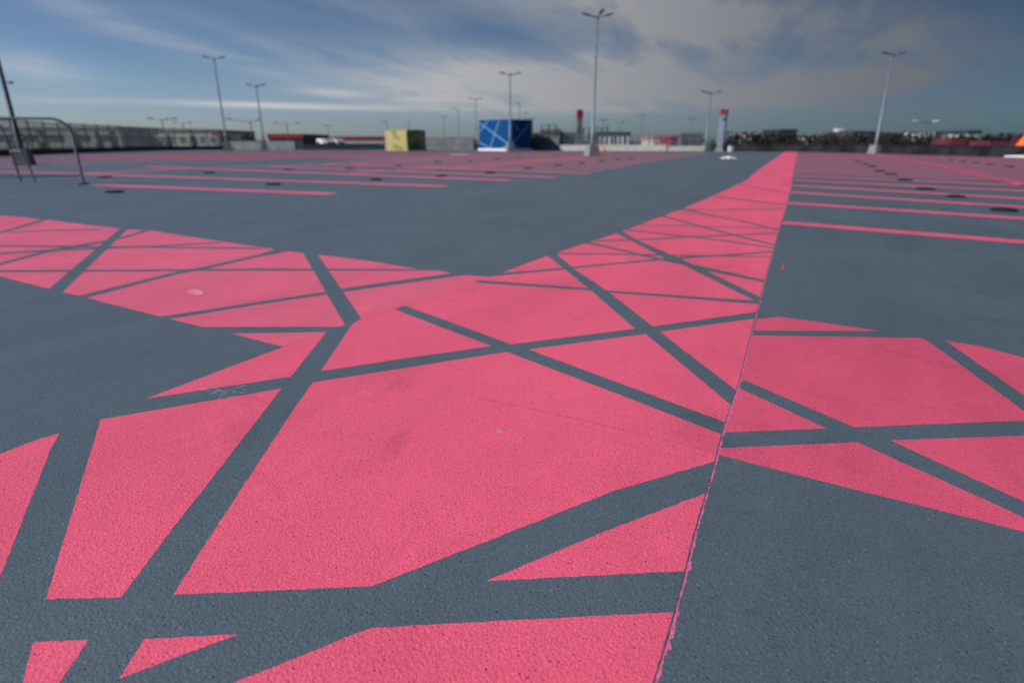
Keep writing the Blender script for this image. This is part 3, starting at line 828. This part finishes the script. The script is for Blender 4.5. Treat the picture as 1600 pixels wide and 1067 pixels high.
building('silo_tower', 1311, 1318, 201.5, 200, 3, 'white', 'white', 'slim white tower above the dark tree belt', .4)
building('house', 1167, 1176, 208, 220, 8, 'white', 'rose', 'small white house with a reddish roof left of the teal block', .6)
building('house', 1263, 1281, 213, 200, 8, 'cream', 'midgrey', 'small cream house right of the teal block', .5, win=2)
building('office_building', 1334, 1367, 205, 190, 14, 'midgrey', 'dark', 'dark grey block left of the leaning three-headed lamp', .6, win=4)
building('kiosk', 1331, 1340, 211, 160, 4, 'redb', 'red', 'small red kiosk below the dark grey block', .4)
building('warehouse', 1385, 1440, 208, 230, 18, 'dark', 'teal', 'long dark warehouse right of the leaning lamp', .7, win=7)
building('house', 1438, 1461, 207.5, 210, 8, 'white', 'cream', 'bright white house under the low twin lamp', .5, win=2)
building('warehouse', 1461, 1497, 206, 230, 18, 'midgrey', 'dark', 'blue grey warehouse right of the white house', .7, win=4)
building('house', 1514, 1534, 203.5, 170, 10, 'cream', 'teal', 'pale green house with a dark roof near the right edge', 1.0, win=2)
building('warehouse', 1534, 1610, 214, 200, 18, 'dark', 'teal', 'long low dark warehouse at the right edge', .7, win=6)
building('awning_stall', 1486, 1508, 217, 75, 3, 'midgrey', 'awning', 'grey stall with a red awning beyond the dark wall', .7)
building('awning_stall', 1548, 1597, 221, 72, 3, 'awning', 'awning', 'long dull red stall near the orange marker', .5)
p = at(1590, 215, 70)
r = empty('banner_flag', (p.x, p.y, -7)); tag(r, 'magenta banner on a pole beside the orange marker', 'banner')
m = MB(); m.tube([(-.45, 0, 0), (-.45, 0, p.z + 7)], .04, 8); m.build('pole', M['galvd'], r)
m = MB(); m.box((0, 0, p.z + 7 - .4), (.8, .03, .8)); m.build('flag', M['redb'], r)
p = at(335, 205, 95)
r = empty('red_sign', (p.x, p.y, -7)); tag(r, 'small red sign panel on a post above the fence, left of the taller leaning lamp', 'sign')
m = MB(); m.tube([(0, .08, 0), (0, .08, p.z + 7)], .06, 8); m.build('post', M['galvd'], r)
m = MB(); m.box((0, 0, p.z + 7 - .3), (.95, .08, .75), 0, 1, .01); m.build('panel', M['redb'], r)
p = at(831, 212, 92)
r = empty('red_sign', (p.x, p.y, -7)); tag(r, 'small dull red sign just right of the blue box', 'sign')
m = MB(); m.tube([(0, .08, 0), (0, .08, p.z + 7)], .06, 8); m.build('post', M['galvd'], r)
m = MB(); m.box((0, 0, p.z + 7 - .3), (.4, .08, .6), 0, 1, .01); m.build('panel', M['rose'], r)

# scaffold towers between the blue box and the dark column
def scaffold(px0, px1, yt, D, label):
    a, b = at(px0, yt, D), at(px1, yt, D); w = b.x - a.x; H = a.z + 7
    r = empty('scaffold', ((a.x + b.x) / 2, D, -7)); tag(r, label, 'scaffold', 'scaffolds behind the grey parapet'); n = max(2, round(w / 1.2))
    for i in range(n + 1):
        x = -w / 2 + w * i / n; m = MB()
        for y in (0, 1.2): m.tube([(x, y, 0), (x, y, H + random.uniform(-.3, .4))], .06, 6)
        m.build('upright', M['galvd'], r)
    for z in (H - 2.6, H - 1.3, H - .1):
        m = MB(); m.box((0, .6, z), (w + .2, 1.2, .08)); m.build('platform', M['midgrey'], r)
    m = MB()
    for i in range(n):
        x0 = -w / 2 + w * i / n; x1 = -w / 2 + w * (i + 1) / n; m.tube([(x0, -.05, H - 2.6), (x1, -.05, H - .1)], .04, 6)
    m.build('brace', M['galvd'], r); return r


scaffold(846, 870, 195, 95, 'grey scaffold behind the wall right of the blue box')
scaffold(903, 922, 200, 95, 'narrow pale scaffold between the dark column and the tall lamp')
scaffold(933, 950, 199, 108, 'scaffold over the flat dark roof right of the tall lamp')

# raised ramp with two white vans
p0, p1 = at(478, 226.5, 96), at(598, 226.5, 96)
m = MB(); m.box(((p0.x + p1.x) / 2, 100, (p0.z - 7) / 2), (p1.x - p0.x, 9, p0.z + 7)); tag(m.build('ramp', M['teal']), kind='structure')
zr = p0.z


def van(px, D, label, k=1.0):
    p = at(px, 222, D); r = empty('white_van', (p.x, p.y, zr), R(-35)); tag(r, label, 'van', 'white vans beyond the deck')
    prof = [(-1.5, .25), (-1.55, .8), (-1.45, 1.25), (1.0, 1.3), (1.35, .85), (1.7, .7), (1.75, .25)]
    prof = [(x * k, z * k * .95) for x, z in prof]; n = len(prof); mb = MB(); vs = [(x, y, z) for y in (-.75, .75) for x, z in prof]
    mb.add(vs, [tuple(range(n)), tuple(range(2 * n - 1, n - 1, -1))] + [(i, i + n, (i + 1) % n + n, (i + 1) % n) for i in range(n)]); mb.build('body', M['white'], r)
    w = MB(); w.add([(.35 * k, -.76, .82 * k), (.95 * k, -.76, .82 * k), (.85 * k, -.76, 1.15 * k), (.35 * k, -.76, 1.15 * k)], [(0, 1, 2, 3)]); w.build('window', M['window'], r)
    for x in (-1.0, 1.1):
        for y in (-.72, .72):
            t = MB(); t.tube([(x * k, y - .1, .26), (x * k, y + .1, .26)], .26, 14); t.build('wheel', M['tyre'], r)
    return r


van(508, 97, 'left white van of the two parked below the red fascia', .75)
van(524, 98.5, 'right white van of the two parked below the red fascia', .8)


# ------------------------------------------------------------------ trees
def leaf_cloud(mb, c, rad, n, s, rs):
    for _ in range(n):
        while True:
            q = Vector((rs.uniform(-1, 1), rs.uniform(-1, 1), rs.uniform(-1, 1)))
            if q.length < 1: break
        p = Vector(c) + Vector((q.x * rad[0], q.y * rad[1], q.z * rad[2]))
        a = Vector((rs.gauss(0, 1), rs.gauss(0, 1), rs.gauss(0, 1))).normalized(); b = a.orthogonal().normalized(); a2 = a.cross(b)
        k = s * rs.uniform(.5, 1.3)
        mb.add([p + b * k, p + a2 * k * .7, p - b * k, p - a2 * k * .7], [(0, 1, 2, 3)])


def tree(px, yt, D, wpx, label, mat='leaf', seed=1, dens=1.0):
    rs = random.Random(seed); p = at(px, yt, D); r = empty('tree', (p.x, p.y, -7)); H = p.z + 7; W = wpx * D / 957
    tag(r, label, 'tree', 'trees beyond the deck')
    m = MB(); m.tube([(0, 0, 0), (.1, 0, H * .4), (0, .1, H * .8)], [.22, .15, .06], 8)
    for i in range(6):
        a = rs.uniform(0, 6.28); z = H * rs.uniform(.45, .7); m.tube([(0, 0, z), (math.cos(a) * W * .2, math.sin(a) * W * .2, z + 1), (math.cos(a) * W * .4, math.sin(a) * W * .4, z + H * .15)], [.08, .05, .02], 6)
    m.build('trunk', M['bark'], r)
    c = MB()
    for i in range(9):
        a = rs.uniform(0, 6.28); rr = rs.uniform(0, .32) * W
        leaf_cloud(c, (math.cos(a) * rr, math.sin(a) * rr, H * rs.uniform(.62, .88)), (W * .24, W * .24, H * .12), int(130 * dens), .2, rs)
    c.build('crown', M[mat], r); return r


tl = [(20, 201, 92, 36, 'wide dark tree behind the fence at the left edge', 'leaf'), (62, 198, 95, 20, 'dark tree behind the fence just right of the leaning post', 'leafb'),
      (118, 201, 92, 16, 'narrow dark tree behind the fence near the barrier corner', 'leaf'), (150, 199, 96, 12, 'slim dark tree behind the fence, right of the barrier', 'leafb'),
      (176, 200, 90, 12, 'slim tree second to the right of the barrier', 'leaf'), (196, 202, 94, 14, 'sparse brown tree in front of the pale warehouse, leftmost there', 'leafb'),
      (232, 203, 92, 16, 'sparse brown tree under the three-headed low lamp', 'leafb'), (262, 206, 90, 14, 'thin tree in front of the middle of the pale warehouse', 'leaf'),
      (300, 207, 94, 16, 'low brown tree right of the faint small lamp', 'leafb'), (352, 206, 98, 22, 'dark bush-like tree behind the taller leaning lamp', 'leaf'),
      (389, 206, 96, 30, 'rounded dark green tree between the two leaning lamps', 'leaf'), (1297, 209, 120, 22, 'rounded dark tree left of the slim white tower', 'leaf'),
      (1470, 211, 110, 20, 'dark tree just right of the bright white house', 'leaf')]
for i, (x, y, D, w, l, mt) in enumerate(tl): tree(x, y, D, w, l, mt, seed=i + 10, dens=.4 if x < 340 else 1.0)

rs = random.Random(99); c = MB()
for i in range(150):
    px = 1140 + (1700 - 1140) * i / 149; D = rs.uniform(84, 120)
    yt = 209.5 + 1.6 * math.sin(px / 33) + 1.2 * math.sin(px / 11) + rs.uniform(-1, 1.5) + max(0, (px - 1480) / 60)
    p = at(px, yt, D); zt = p.z
    leaf_cloud(c, (p.x, p.y, (zt - 7) / 2 + .3), (2.2, 2.2, (zt + 7) / 2), 330, .27, rs)
tag(c.build('tree_belt', M['belt']), 'dark brown green belt of trees beyond the right wall', 'trees', kind='stuff')
c = MB()
for i in range(60):
    px = 655 + (750 - 655) * i / 59; D = rs.uniform(110, 140); p = at(px, 219.5 + rs.uniform(-.6, 1), D)
    leaf_cloud(c, (p.x, p.y, (p.z - 7) / 2), (2, 2, (p.z + 7) / 2), 60, .5, rs)
tag(c.build('hedge', M['leaf']), 'low dark hedge line beyond the plain grey parapet', 'hedge', kind='stuff')
c = MB()
for i in range(160):
    px = -200 + 2000 * i / 159; D = rs.uniform(300, 420); p = at(px, 219 + rs.uniform(-1.2, .8), D)
    leaf_cloud(c, (p.x, p.y, (p.z - 7) / 2), (9, 6, (p.z + 7) / 2), 50, 1.6, rs)
tag(c.build('distant_woodland', M['leaf']), 'thin grey green line of distant woodland on the horizon', 'woodland', kind='stuff')
